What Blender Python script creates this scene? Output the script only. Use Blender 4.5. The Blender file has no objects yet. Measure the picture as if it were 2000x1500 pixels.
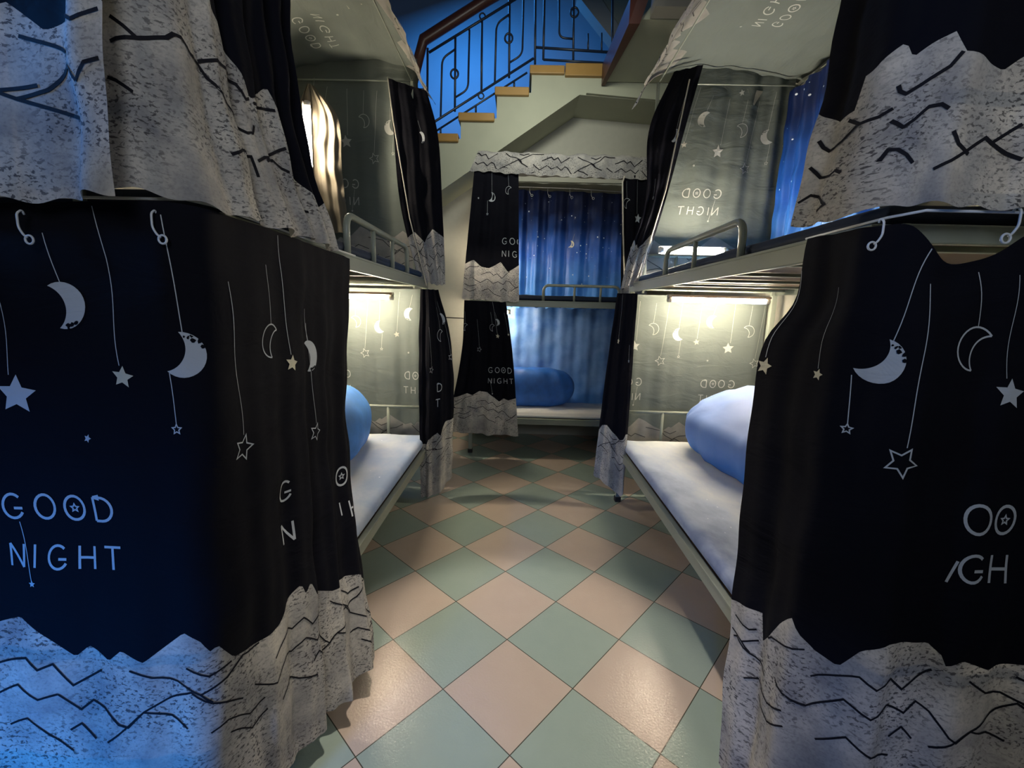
import bpy, bmesh, math, random
import numpy as np
from mathutils import Vector, Matrix
random.seed(7)
sc = bpy.context.scene
COL = sc.collection

# ------------------------------------------------------------------ camera
FPX, PITCH, YAW, ROLL = 834.0, 0.171, -0.0158, -0.025
def cam_axes():
    f = Vector((math.sin(YAW)*math.cos(PITCH), math.cos(YAW)*math.cos(PITCH), -math.sin(PITCH)))
    r = Vector((math.cos(YAW), -math.sin(YAW), 0)); d = f.cross(r)
    c, s = math.cos(ROLL), math.sin(ROLL)
    return c*r + s*d, -s*r + c*d, f
CR, CD, CF = cam_axes()
CAMPOS = Vector((0, 0, 1.22))
cam_d = bpy.data.cameras.new('camera'); cam = bpy.data.objects.new('camera', cam_d); COL.objects.link(cam)
cam_d.sensor_width = 36; cam_d.lens = FPX/2000*36; cam_d.clip_start = 0.02
m = Matrix.Identity(4)
for i in range(3):
    m[i][0] = CR[i]; m[i][1] = -CD[i]; m[i][2] = -CF[i]; m[i][3] = CAMPOS[i]
cam.matrix_world = m
sc.camera = cam

# ------------------------------------------------------------------ world, exposure and big lights
sc.view_settings.view_transform = 'Standard'; sc.view_settings.look = 'None'
sc.view_settings.gamma = 1; sc.view_settings.use_curve_mapping = False
sc.view_settings.exposure = 1.0
wd = bpy.data.worlds.new('night'); sc.world = wd; wd.use_nodes = True
wd.node_tree.nodes['Background'].inputs[0].default_value = (0.35, 0.5, 0.8, 1)
wd.node_tree.nodes['Background'].inputs[1].default_value = 0.02
def area(name, loc, target, size, power, color, size_y=None, spread=None):
    l = bpy.data.lights.new(name, 'AREA'); l.energy = power; l.color = color; l.size = size
    if size_y: l.shape = 'RECTANGLE'; l.size_y = size_y
    if spread: l.spread = spread
    o = bpy.data.objects.new(name, l); COL.objects.link(o); o.location = loc
    o.rotation_euler = (Vector(target)-Vector(loc)).to_track_quat('-Z', 'Y').to_euler()
    return o
# blue night light falling down the stairwell, unseen blue lights on the near left, aisle ceiling lamp
area('stairwell_blue_light', (-0.9, 4.9, 4.6), (-0.4, 5.6, 3.0), 0.8, 20, (0.04, 0.32, 1.0))
def spot(name, loc, target, power, color, angle, blend, r=.03):
    l = bpy.data.lights.new(name, 'SPOT'); l.energy = power; l.color = color; l.spot_size = math.radians(angle); l.spot_blend = blend; l.shadow_soft_size = r
    o = bpy.data.objects.new(name, l); COL.objects.link(o); o.location = loc
    o.rotation_euler = (Vector(target)-Vector(loc)).to_track_quat('-Z', 'Y').to_euler(); return o
area('blue_room_light', (-1.25, -0.7, 0.6), (-0.95, 0.75, 0.15), 0.2, 3.2, (0.01, 0.27, 1.0), spread=1.4)
area('blue_side_light', (-1.38, .58, 1.70), (-.60, .70, 1.66), .06, .5, (0.03, 0.30, 1.0), size_y=.4, spread=1.2)
spot('blue_spot_light_low', (-.6, -1.5, 1.2), (0.60, 0.75, .35), 25, (0.10, 0.30, 1.0), 14, .8)  # unseen blue spot aimed at the hem of the near right curtain
spot('ceiling_downlight', (0.05, 0.75, 3.3), (0.03, 1.15, 0), 120, (1.0, 0.86, 0.72), 29, .45, .06)
area('stair_fill_light', (0.1, 2.15, 2.98), (0.1, 4.1, 2.42), 0.3, 2.3, (1.0, 1.0, 0.86), spread=1.5)  # unseen fill added to brighten the staircase, no lamp fitting here
area('near_fill_light', (0.3, -1.3, 2.1), (0.0, 1.0, 1.75), 0.8, 2.9, (0.85, 0.9, 1.0), spread=1.7)  # cool ambient fill added behind the camera for the near curtains

# ------------------------------------------------------------------ helpers
def at(px, py, ax, v):
    d = CR*((px-1000)/FPX) + CD*((py-750)/FPX) + CF
    i = 'xyz'.index(ax); t = (v-CAMPOS[i])/d[i]
    return CAMPOS + d*t
def tag(o, label=None, cat=None, group=None, kind=None):
    if label: o['label'] = label
    if cat: o['category'] = cat
    if group: o['group'] = group
    if kind: o['kind'] = kind
    return o
def empty(name, loc=(0, 0, 0), rz=0):
    o = bpy.data.objects.new(name, None); COL.objects.link(o); o.location = loc
    o.rotation_euler = (0, 0, rz); o.empty_display_size = 0.1
    return o
def link(name, bm, mats, parent=None, smooth=False):
    me = bpy.data.meshes.new(name)
    bmesh.ops.recalc_face_normals(bm, faces=bm.faces)
    bm.to_mesh(me); bm.free()
    for mm in (mats if isinstance(mats, (list, tuple)) else [mats]): me.materials.append(mm)
    if smooth:
        for p in me.polygons: p.use_smooth = True
    o = bpy.data.objects.new(name, me); COL.objects.link(o)
    if parent: o.parent = parent
    return o
def box(bm, a, b, bevel=0):
    a = Vector(a); b = Vector(b); c = (a+b)/2; s = b-a
    r = bmesh.ops.create_cube(bm, size=1)
    for v in r['verts']: v.co = Vector((v.co.x*s.x, v.co.y*s.y, v.co.z*s.z)) + c
    if bevel:
        es = list({e for v in r['verts'] for e in v.link_edges})
        bmesh.ops.bevel(bm, geom=es, offset=bevel, segments=2, affect='EDGES', profile=0.5)
def tube(bm, pts, r, n=8, closed=False):
    pts = [Vector(p) for p in pts]; N = len(pts); rings = []
    prev = None
    for i, p in enumerate(pts):
        if closed: t = pts[(i+1) % N]-pts[i-1]
        else: t = pts[min(i+1, N-1)]-pts[max(i-1, 0)]
        t.normalize()
        if prev is None:
            u = t.cross(Vector((0, 0, 1)))
            if u.length < .1: u = t.cross(Vector((0, 1, 0)))
        else: u = prev - t*prev.dot(t)
        u.normalize(); prev = u; w = t.cross(u)
        rings.append([bm.verts.new(p + u*r*math.cos(2*math.pi*k/n) + w*r*math.sin(2*math.pi*k/n)) for k in range(n)])
    for i in range(N if closed else N-1):
        a, b = rings[i], rings[(i+1) % N]
        for k in range(n): bm.faces.new((a[k], a[(k+1) % n], b[(k+1) % n], b[k]))
    if not closed: bm.faces.new(rings[0]); bm.faces.new(rings[-1])
def fillet(pts, r, n=5):
    pts = [Vector(p) for p in pts]; out = [pts[0]]
    for i in range(1, len(pts)-1):
        a = (pts[i-1]-pts[i]); b = (pts[i+1]-pts[i]); rr = min(r, a.length*.45, b.length*.45)
        a = pts[i]+a.normalized()*rr; b = pts[i]+b.normalized()*rr
        for k in range(n+1):
            t = k/n; out.append(a*(1-t)**2 + pts[i]*2*t*(1-t) + b*t*t)
    out.append(pts[-1]); return out
def prism(bm, poly, axis, a, b):
    def mk(p, h):
        return Vector((h, p[0], p[1])) if axis == 'x' else (Vector((p[0], h, p[1])) if axis == 'y' else Vector((p[0], p[1], h)))
    A = [bm.verts.new(mk(p, a)) for p in poly]; B = [bm.verts.new(mk(p, b)) for p in poly]
    n = len(poly); bm.faces.new(A); bm.faces.new(B[::-1])
    for i in range(n): bm.faces.new((A[i], B[i], B[(i+1) % n], A[(i+1) % n]))

# ------------------------------------------------------------------ materials
def mat(name, col, rough=0.6, metal=0, spec=0.5, emis=None, es=0, bump=None, var=0, sheen=0):
    mt = bpy.data.materials.new(name); mt.use_nodes = True; nt = mt.node_tree; b = nt.nodes['Principled BSDF']
    b.inputs['Base Color'].default_value = (*col, 1); b.inputs['Roughness'].default_value = rough
    b.inputs['Metallic'].default_value = metal; b.inputs['Specular IOR Level'].default_value = spec
    if sheen: b.inputs['Sheen Weight'].default_value = sheen
    if emis: b.inputs['Emission Color'].default_value = (*emis, 1); b.inputs['Emission Strength'].default_value = es
    if var or bump:
        tc = nt.nodes.new('ShaderNodeTexCoord'); nz = nt.nodes.new('ShaderNodeTexNoise')
        nz.inputs['Scale'].default_value = bump[0] if bump else 6; nz.inputs['Detail'].default_value = 6
        nt.links.new(tc.outputs['Object'], nz.inputs['Vector'])
        if var:
            mx = nt.nodes.new('ShaderNodeMix'); mx.data_type = 'RGBA'
            mx.inputs['A'].default_value = (*[c*(1-var) for c in col], 1); mx.inputs['B'].default_value = (*[min(1, c*(1+var)) for c in col], 1)
            nt.links.new(nz.outputs['Fac'], mx.inputs['Factor']); nt.links.new(mx.outputs['Result'], b.inputs['Base Color'])
        if bump:
            bp = nt.nodes.new('ShaderNodeBump'); bp.inputs['Strength'].default_value = bump[1]; bp.inputs['Distance'].default_value = 0.01
            nt.links.new(nz.outputs['Fac'], bp.inputs['Height']); nt.links.new(bp.outputs['Normal'], b.inputs['Normal'])
    return mt
class NT:
    def __init__(s, name):
        s.m = bpy.data.materials.new(name); s.m.use_nodes = True; s.nt = s.m.node_tree; s.b = s.nt.nodes['Principled BSDF']
    def n(s, t, **kw):
        x = s.nt.nodes.new('ShaderNode'+t)
        for k, v in kw.items():
            if k in ('operation', 'data_type', 'blend_type', 'feature', 'distance', 'vector_type'): setattr(x, k, v)
        return x
    def l(s, a, b): s.nt.links.new(a, b)
    def math(s, op, a, b=None, c=None):
        x = s.n('Math', operation=op)
        for i, v in enumerate((a, b, c)):
            if v is None: continue
            if isinstance(v, (int, float)): x.inputs[i].default_value = v
            else: s.l(v, x.inputs[i])
        return x.outputs[0]
    def mix(s, f, a, b):
        x = s.n('Mix', data_type='RGBA')
        for k, v in (('Factor', f), ('A', a), ('B', b)):
            if isinstance(v, (int, float)): x.inputs[k].default_value = v
            elif isinstance(v, tuple): x.inputs[k].default_value = (*v, 1)
            else: s.l(v, x.inputs[k])
        return x.outputs['Result']
    def uv(s, scale=(1, 1, 1), out='UV'):
        tc = s.n('TexCoord'); mp = s.n('Mapping'); s.l(tc.outputs[out], mp.inputs['Vector']); mp.inputs['Scale'].default_value = scale
        return mp.outputs['Vector']
    def noise(s, vec, scale, detail=3, rough=.5, dist=0):
        x = s.n('TexNoise'); s.l(vec, x.inputs['Vector']); x.inputs['Scale'].default_value = scale
        x.inputs['Detail'].default_value = detail; x.inputs['Roughness'].default_value = rough; x.inputs['Distortion'].default_value = dist
        return x.outputs['Fac']
    def ramp(s, f, a, b):   # linear step from a..b
        x = s.n('MapRange'); s.l(f, x.inputs['Value']); x.inputs['From Min'].default_value = a; x.inputs['From Max'].default_value = b
        return x.outputs['Result']
def cloth_two_sided(name, front, back, rough=.85):
    t = NT(name); g = t.n('NewGeometry'); w = t.noise(t.uv((1, 1, 1)), 60, 2)
    c = t.mix(g.outputs['Backfacing'], front, back)
    t.l(c, t.b.inputs['Base Color']); t.b.inputs['Roughness'].default_value = rough
    t.b.inputs['Specular IOR Level'].default_value = .15
    bp = t.n('Bump'); bp.inputs['Strength'].default_value = .12; bp.inputs['Distance'].default_value = .002
    t.l(w, bp.inputs['Height'])
    b2 = t.n('Bump'); b2.inputs['Strength'].default_value = .55; b2.inputs['Distance'].default_value = .012
    t.l(t.noise(t.uv((2.2, 6, 1)), 2.2, 4, .55, .8), b2.inputs['Height']); t.l(bp.outputs['Normal'], b2.inputs['Normal']); t.l(b2.outputs['Normal'], t.b.inputs['Normal'])
    return t.m
M_NAVY = cloth_two_sided('navy_curtain_cloth', (0.0022, 0.0026, 0.0065), (0.115, 0.135, 0.125))
def mountain_mat():
    t = NT('mountain_print_cloth'); v = t.uv()
    big = t.ramp(t.noise(v, 7, 5, .65), .30, .72); patch = t.ramp(t.noise(v, 6, 2), .36, .58)
    vs = t.uv((1, 1.7, 1)); fine = t.noise(vs, 95, 3, .6, .4); spk = t.ramp(fine, .535, .60)
    spk = t.math('MULTIPLY', spk, patch)
    fine2 = t.ramp(t.noise(v, 190, 2), .5, .75)
    base = t.mix(big, (.24, .245, .26), (.68, .66, .60))
    base = t.mix(t.math('MULTIPLY', fine2, .35), base, (.12, .12, .13))
    col = t.mix(t.math('MULTIPLY', spk, .85), base, (.04, .04, .045))
    g = t.n('NewGeometry'); bk = t.mix(big, (.20, .20, .19), (.34, .33, .30))
    cc = t.mix(g.outputs['Backfacing'], col, bk); t.l(cc, t.b.inputs['Base Color'])
    tr = t.n('BsdfTranslucent'); t.l(cc, tr.inputs['Color']); ms = t.n('MixShader'); ms.inputs[0].default_value = .22
    t.l(t.b.outputs[0], ms.inputs[1]); t.l(tr.outputs[0], ms.inputs[2]); t.l(ms.outputs[0], t.nt.nodes['Material Output'].inputs['Surface'])
    t.b.inputs['Roughness'].default_value = .85; t.b.inputs['Specular IOR Level'].default_value = .2
    return t.m
M_MOUNT = mountain_mat()
M_PRINT = cloth_two_sided('white_print', (.48, .52, .56), (.42, .43, .40))
M_PRINTY = cloth_two_sided('cream_print', (.60, .57, .44), (.34, .33, .28))
M_INK = cloth_two_sided('black_ink_print', (.012, .012, .016), (.05, .05, .05))
CLOTHM = [M_NAVY, M_MOUNT, M_PRINT, M_INK, M_PRINTY]
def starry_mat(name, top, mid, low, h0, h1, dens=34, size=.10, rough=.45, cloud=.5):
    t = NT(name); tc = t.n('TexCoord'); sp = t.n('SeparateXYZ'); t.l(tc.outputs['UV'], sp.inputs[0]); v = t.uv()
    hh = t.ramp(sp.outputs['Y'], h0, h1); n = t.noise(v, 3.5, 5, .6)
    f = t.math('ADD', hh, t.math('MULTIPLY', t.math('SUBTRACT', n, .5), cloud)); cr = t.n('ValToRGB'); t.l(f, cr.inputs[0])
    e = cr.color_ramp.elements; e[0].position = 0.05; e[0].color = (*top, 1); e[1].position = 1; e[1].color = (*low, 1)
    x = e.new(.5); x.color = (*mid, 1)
    vo = t.n('TexVoronoi'); t.l(v, vo.inputs['Vector']); vo.inputs['Scale'].default_value = dens
    sep = t.n('SeparateColor'); t.l(vo.outputs['Color'], sep.inputs[0])
    rad = t.math('MULTIPLY', t.math('POWER', sep.outputs[0], 3), size)
    star = t.math('LESS_THAN', vo.outputs['Distance'], rad)
    t.l(t.mix(star, cr.outputs[0], (.75, .82, .92)), t.b.inputs['Base Color']); t.b.inputs['Roughness'].default_value = rough
    t.b.inputs['Specular IOR Level'].default_value = .45
    return t.m
M_BLUEC = starry_mat('starry_blue_cloth', (.003, .012, .07), (.010, .085, .42), (.10, .36, .92), 0.1, 1.0, dens=30, size=.20)
M_BLUEL = starry_mat('pale_blue_cloth', (.04, .18, .62), (.22, .42, .84), (.07, .24, .66), -.3, 1.0, size=.03, cloud=1.6)
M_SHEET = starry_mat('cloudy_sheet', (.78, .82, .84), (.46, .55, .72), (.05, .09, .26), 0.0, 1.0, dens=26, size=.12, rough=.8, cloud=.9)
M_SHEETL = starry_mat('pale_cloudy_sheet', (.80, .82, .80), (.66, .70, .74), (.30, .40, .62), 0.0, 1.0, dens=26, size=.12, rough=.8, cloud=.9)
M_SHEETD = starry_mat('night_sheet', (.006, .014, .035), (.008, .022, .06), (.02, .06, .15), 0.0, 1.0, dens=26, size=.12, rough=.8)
M_LINING = mat('cream_lining_cloth', (.15, .132, .098), .8, bump=(20, .2))
M_PILLOWF = mat('deep_blue_pillow_cloth', (.025, .14, .52), .55, var=.45, bump=(14, .3))
M_PILLOW = mat('blue_pillow_cloth', (.07, .24, .66), .6, var=.35, bump=(14, .25))
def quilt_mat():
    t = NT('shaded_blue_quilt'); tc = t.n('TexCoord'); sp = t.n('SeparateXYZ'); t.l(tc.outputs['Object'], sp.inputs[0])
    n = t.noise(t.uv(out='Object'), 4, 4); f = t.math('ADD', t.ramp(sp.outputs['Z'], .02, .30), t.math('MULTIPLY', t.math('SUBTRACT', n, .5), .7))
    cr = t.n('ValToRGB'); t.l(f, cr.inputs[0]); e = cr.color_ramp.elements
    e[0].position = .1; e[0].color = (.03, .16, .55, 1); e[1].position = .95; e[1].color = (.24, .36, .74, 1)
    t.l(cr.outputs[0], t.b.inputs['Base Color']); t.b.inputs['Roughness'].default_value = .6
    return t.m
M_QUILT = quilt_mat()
M_STEEL = mat('grey_green_enamel', (.25, .28, .235), .38, var=.08)
M_RUBBER = mat('black_rubber', (.012, .012, .012), .6)
M_BOARD = mat('brown_plywood', (.13, .070, .034), .6, var=.3)
M_TUBE = mat('lamp_tube', (1, 1, 1), .4, emis=(1.0, .84, .62), es=105)
M_TUBEL = mat('dim_lamp_tube', (1, 1, 1), .4, emis=(1.0, .84, .62), es=110)
M_TUBEF = mat('soft_lamp_tube', (1, 1, 1), .4, emis=(1.0, .84, .62), es=70)
M_TUBEU = mat('strong_lamp_tube', (1, 1, 1), .4, emis=(1.0, .86, .66), es=230)
M_CAP = mat('lamp_end_plastic', (.7, .68, .62), .4)
M_WHITE = mat('white_plastic', (.62, .66, .70), .35)
M_CORD = mat('pale_cord', (.6, .57, .48), .7)
M_WALL = mat('cream_wall_paint', (.43, .43, .37), .8, var=.06, bump=(30, .1))
M_CEIL = mat('ceiling_paint', (.40, .40, .36), .8, var=.05)
M_BLUEW = mat('pale_stairwell_paint', (.50, .52, .55), .8, var=.05)
M_STAIR = mat('stair_plaster', (.42, .44, .34), .8, var=.10)
M_TREAD = mat('amber_terrazzo', (.36, .21, .055), .4, var=.25)
M_WOOD = mat('red_brown_wood', (.070, .022, .014), .35, var=.3)
M_IRON = mat('dark_blue_iron', (.015, .025, .05), .4)
def tile_mat():
    t = NT('checker_floor_tiles'); tc = t.n('TexCoord'); mp = t.n('Mapping'); t.l(tc.outputs['Object'], mp.inputs['Vector'])
    # tile lattice: 0.3 m tiles turned to the diagonal
    mp.vector_type = 'TEXTURE'; mp.inputs['Location'].default_value = (-.0171, 1.4183, 0)
    mp.inputs['Rotation'].default_value = (0, 0, .04926 + math.pi/4); mp.inputs['Scale'].default_value = (.3, .3, 1)
    sp = t.n('SeparateXYZ'); t.l(mp.outputs['Vector'], sp.inputs[0]); x, y = sp.outputs[0], sp.outputs[1]
    fx, fy = t.math('FLOOR', x), t.math('FLOOR', y)
    par = t.math('ABSOLUTE', t.math('MODULO', t.math('ADD', fx, fy), 2)); par = t.math('GREATER_THAN', par, .5)
    def edge(q):
        fr = t.math('FRACT', q); return t.math('MINIMUM', fr, t.math('SUBTRACT', 1, fr))
    ed = t.math('MINIMUM', edge(x), edge(y)); gl = t.math('LESS_THAN', ed, .0050)
    wn = t.n('TexWhiteNoise'); cb = t.n('CombineXYZ'); t.l(fx, cb.inputs[0]); t.l(fy, cb.inputs[1]); t.l(cb.outputs[0], wn.inputs['Vector'])
    n = t.noise(mp.outputs['Vector'], 3, 5, .6); k = t.math('ADD', t.math('MULTIPLY', wn.outputs['Value'], .35), t.math('MULTIPLY', n, .5))
    pk = t.mix(k, (.43, .36, .30), (.53, .455, .385)); gr = t.mix(k, (.25, .33, .29), (.32, .40, .36))
    c = t.mix(par, pk, gr)
    spots = t.ramp(t.noise(mp.outputs['Vector'], 14, 4, .7), .70, .76); c = t.mix(t.math('MULTIPLY', spots, .35), c, (.12, .09, .05))
    c = t.mix(gl, c, (.06, .06, .045)); t.l(c, t.b.inputs['Base Color'])
    r = t.math('ADD', .08, t.math('MULTIPLY', t.noise(mp.outputs['Vector'], 8, 5, .7), .16)); t.l(r, t.b.inputs['Roughness'])
    bp = t.n('Bump'); bp.inputs['Strength'].default_value = .20; bp.inputs['Distance'].default_value = .004
    hb = t.math('SUBTRACT', t.noise(mp.outputs['Vector'], 40, 3, .6), t.math('MULTIPLY', gl, .8)); t.l(hb, bp.inputs['Height']); t.l(bp.outputs['Normal'], t.b.inputs['Normal'])
    t.b.inputs['Specular IOR Level'].default_value = .45
    return t.m
M_TILE = tile_mat()

# --CLOTH-BEGIN  (numpy only)
class Cloth:
    """surface S(s, h): s metres of cloth to the viewer's right, h metres down from the top edge."""
    def __init__(self, rows, H, amp=(0.01, 0.02), wl=0.12, ph=0.0, env=None, smooth=.02, crumple=.002, fine=.35):
        self.H = H; self.s0 = rows[0][1][0][0]; self.s1 = rows[0][1][-1][0]
        N = 500; self.ss = np.linspace(self.s0, self.s1, N); self.ts = np.array([r[0] for r in rows]); g = []
        k = max(1, int(smooth/(self.s1-self.s0)*N))
        for t, ks in rows:
            a = np.array(ks, float); c = np.stack([np.interp(self.ss, a[:, 0], a[:, i]) for i in (1, 2, 3)], 1)
            for _ in range(2):
                p = np.vstack([np.repeat(2*c[:1], k, 0)-c[1:k+1][::-1], c, np.repeat(2*c[-1:], k, 0)-c[-k-1:-1][::-1]])
                cs = np.cumsum(np.vstack([np.zeros((1, 3)), p]), 0); w = 2*k+1
                c = (cs[w:]-cs[:-w])/w
            g.append(c)
        self.g = np.array(g); T = self.ts
        m = np.zeros_like(self.g); n = len(T)
        if n > 1:
            d = (self.g[1:]-self.g[:-1])/(T[1:]-T[:-1])[:, None, None]
            m[0] = d[0]; m[-1] = d[-1]
            for i in range(1, n-1): m[i] = (d[i-1]+d[i])/2
        self.m = m; self.amp = amp; self.wl = wl; self.ph = ph; self.env = env; self.cr = crumple; self.fine = fine
    def base(self, s, t):
        s = np.clip(s, self.s0, self.s1); T = self.ts; t = np.clip(t, T[0], T[-1])
        i = np.clip(np.searchsorted(T, t, side='right')-1, 0, len(T)-2); dt = T[i+1]-T[i]; u = (t-T[i])/dt
        fs = (s-self.s0)/(self.s1-self.s0)*(len(self.ss)-1); j = np.clip(fs.astype(int), 0, len(self.ss)-2); w = (fs-j)[..., None]
        def q(A, i): return A[i, j]*(1-w)+A[i, j+1]*w
        u = u[..., None]; dt = dt[..., None]
        return ((2*u**3-3*u**2+1)*q(self.g, i)+(u**3-2*u**2+u)*dt*q(self.m, i)+(-2*u**3+3*u**2)*q(self.g, i+1)+(u**3-u**2)*dt*q(self.m, i+1))
    def wave(self, s, t):
        x = 2*np.pi*s/self.wl+self.ph+.9*np.sin(s*5.3+self.ph)
        w = np.sin(x+.5*np.sin(t*2.1)) + self.fine*np.sin(2.3*x+1.1+t)
        a = self.amp[0]+(self.amp[1]-self.amp[0])*t
        if self.env is not None: a = a*np.interp(s, self.env[0], self.env[1])
        return a*w*.8 + self.cr*(np.sin(s*31+t*17)+np.sin(s*17-t*29+1)+np.sin(t*41+s*9))
    def S(self, s, h):
        s = np.asarray(s, float); t = np.asarray(h, float)/self.H; s, t = np.broadcast_arrays(s, t)
        b = self.base(s, t); e = 1e-3
        ds = self.base(s+e, t)-self.base(s-e, t); dt = self.base(s, t-e)-self.base(s, t+e)
        n = np.cross(ds, dt); n /= (np.linalg.norm(n, axis=-1, keepdims=True)+1e-12)
        return b+n*self.wave(s, t)[..., None]
    def SN(self, s, h):
        e = 1.5e-3; p = self.S(s, h); a = self.S(s+e, h)-self.S(s-e, h); b = self.S(s, h-e)-self.S(s, h+e)
        n = np.cross(a, b); n /= (np.linalg.norm(n, axis=-1, keepdims=True)+1e-12)
        return p, n
PEAKS = [(0, .024), (.09, -.062), (.125, -.04), (.155, -.072), (.175, -.053), (.22, -.067), (.33, .002), (.385, -.035), (.4, -.028), (.435, -.055), (.5, -.03), (.555, .004), (.6, .024)]
def peak(a):
    a = np.mod(a, .6); return np.interp(a, [p[0] for p in PEAKS], [p[1] for p in PEAKS])
# --CLOTH-END

# ------------------------------------------------------------------ printed motifs in flat cloth coordinates (a right, b down)
def stroke(pts, w, closed=False):
    """quads following a polyline"""
    P = [np.array(p, float) for p in pts]; n = len(P)
    out = []; L = []; R = []
    for i in range(n):
        if closed: d1 = P[i]-P[i-1]; d2 = P[(i+1) % n]-P[i]
        else: d1 = P[i]-P[i-1] if i else P[1]-P[0]; d2 = P[i+1]-P[i] if i < n-1 else d1
        d1 = d1/(np.linalg.norm(d1)+1e-9); d2 = d2/(np.linalg.norm(d2)+1e-9)
        n1 = np.array([-d1[1], d1[0]]); n2 = np.array([-d2[1], d2[0]]); mm = n1+n2; l = np.linalg.norm(mm)
        mm = n2 if l < .2 else mm/l; k = 1/max(.45, float(mm.dot(n2)))
        ww = w if not callable(w) else w(i/(n-1))
        L.append(P[i]+mm*ww/2*k); R.append(P[i]-mm*ww/2*k)
    for i in range(n if closed else n-1):
        j = (i+1) % n; out.append([R[i], R[j], L[j], L[i]])
    return out
def sub(pts, step=.012):
    o = [np.array(pts[0], float)]
    for a, b in zip(pts[:-1], pts[1:]):
        a = np.array(a, float); b = np.array(b, float); n = max(1, int(np.linalg.norm(b-a)/step))
        for k in range(1, n+1): o.append(a+(b-a)*k/n)
    return o
def arc(cx, cy, rx, ry, a0, a1, n=14):
    return [(cx+rx*math.cos(math.radians(a0+(a1-a0)*k/n)), cy+ry*math.sin(math.radians(a0+(a1-a0)*k/n))) for k in range(n+1)]
def letter(c, h=1.0):
    w = .8; W = .112
    if c == 'G': s = [arc(.42, -.5, .42, .5, -48, -330, 18), [(.80, -.42), (.45, -.42)]]
    elif c in 'O*': s = [arc(.45, -.5, .42, .5, 0, 360, 22)]
    elif c == 'D': s = [[(.08, 0), (.08, -1)], [(.08, -1), (.35, -1)]+arc(.35, -.5, .45, .5, -90, 90, 12)+[(.08, 0)]]
    elif c == 'N': s = [[(.05, 0), (.05, -1)], [(.05, -1), (.72, 0)], [(.72, 0), (.72, -1)]]
    elif c == 'I': s = [[(.2, 0), (.2, -1)]]
    elif c == 'H': s = [[(.05, 0), (.05, -1)], [(.72, 0), (.72, -1)], [(.05, -.5), (.72, -.5)]]
    elif c == 'T': s = [[(-.02, -1), (.72, -1)], [(.35, -1), (.35, 0)]]
    out = []
    for p in s: out += stroke(sub(p, .3) if len(p) < 4 else p, W)
    if c == '*': out += stroke([(.45+.17*math.sin(k*math.pi/5)*(1 if k % 2 == 0 else .45), -.5-.17*math.cos(k*math.pi/5)*(1 if k % 2 == 0 else .45)) for k in range(10)], .055, True)
    return [[q*h for q in f] for f in out]
def word(txt, h, pitch):
    out = []
    for i, c in enumerate(txt):
        out += [[q+np.array([i*pitch, 0]) for q in f] for f in letter(c, h)]
    return out
def good(h=.047): # centre-line origin at the left of the text, b=0 between the two lines
    up = [[q+np.array([0, -.028]) for q in f] for f in word('GOO*D'.replace('O*', '*', 1) if False else 'GO*D', h, .060)]
    lo = [[q+np.array([0, .067]) for q in f] for f in [g for i, c in enumerate('NIGHT') for g in [[q+np.array([[0, .046, .084, .141, .195][i], 0]) for q in f] for f in letter(c, h*.94)]]]
    return up+lo
def star_pts(r, k=.45, rot=0):
    return [(r*(1 if i % 2 == 0 else k)*math.sin(rot+i*math.pi/5), -r*(1 if i % 2 == 0 else k)*math.cos(rot+i*math.pi/5)) for i in range(10)]
def star_solid(r, rot=0):
    p = [np.array(q) for q in star_pts(r, .48, rot)]; return [[np.zeros(2), p[i], p[(i+1) % 10]] for i in range(10)]
def star_line(r, w=.004, rot=0): return stroke(sub(star_pts(r, .48, rot)+[star_pts(r, .48, rot)[0]], .02)[:-1], w, True)
def crescent(r, rot=0, solid=True, w=.004):
    n = 20; O = arc(0, 0, r, r, -115, 115, n)       # opens to the left
    t0 = O[0]; t1 = O[-1]; cx = -r*.95; rr = math.hypot(t0[0]-cx, t0[1]); a = math.degrees(math.atan2(-t0[1], t0[0]-cx))
    I = arc(cx, 0, rr, rr, -a, a, n)
    c, s = math.cos(rot), math.sin(rot)
    Rm = lambda p: np.array([c*p[0]-s*p[1], s*p[0]+c*p[1]])
    if solid: return [[Rm(O[i]), Rm(O[i+1]), Rm(I[i+1]), Rm(I[i])] for i in range(n)]
    return stroke([Rm(p) for p in O], w)+stroke([Rm(p) for p in I], w)
def moon_blots(r, rot, k, seed):
    rr = random.Random(seed); out = []
    for _ in range(k):
        a = math.radians(rr.uniform(55, 105) if seed % 2 else rr.uniform(-105, -40)); q = rr.uniform(.80, .98)*r; s = rr.uniform(.04, .10)*r
        x, y = q*math.cos(a), q*math.sin(a); c, sn = math.cos(rot), math.sin(rot); x, y = c*x-sn*y, sn*x+c*y
        p = [np.array([x+s*rr.uniform(.6, 1.4)*math.cos(u), y+s*rr.uniform(.6, 1.4)*math.sin(u)]) for u in np.linspace(0, 2*math.pi, 7)[:-1]]
        out.append(p)
    return out
def string(x0, y0, x1, y1, w=.0016):
    return stroke(sub([(x0, y0), (x1, y1)], .015), w)
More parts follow.
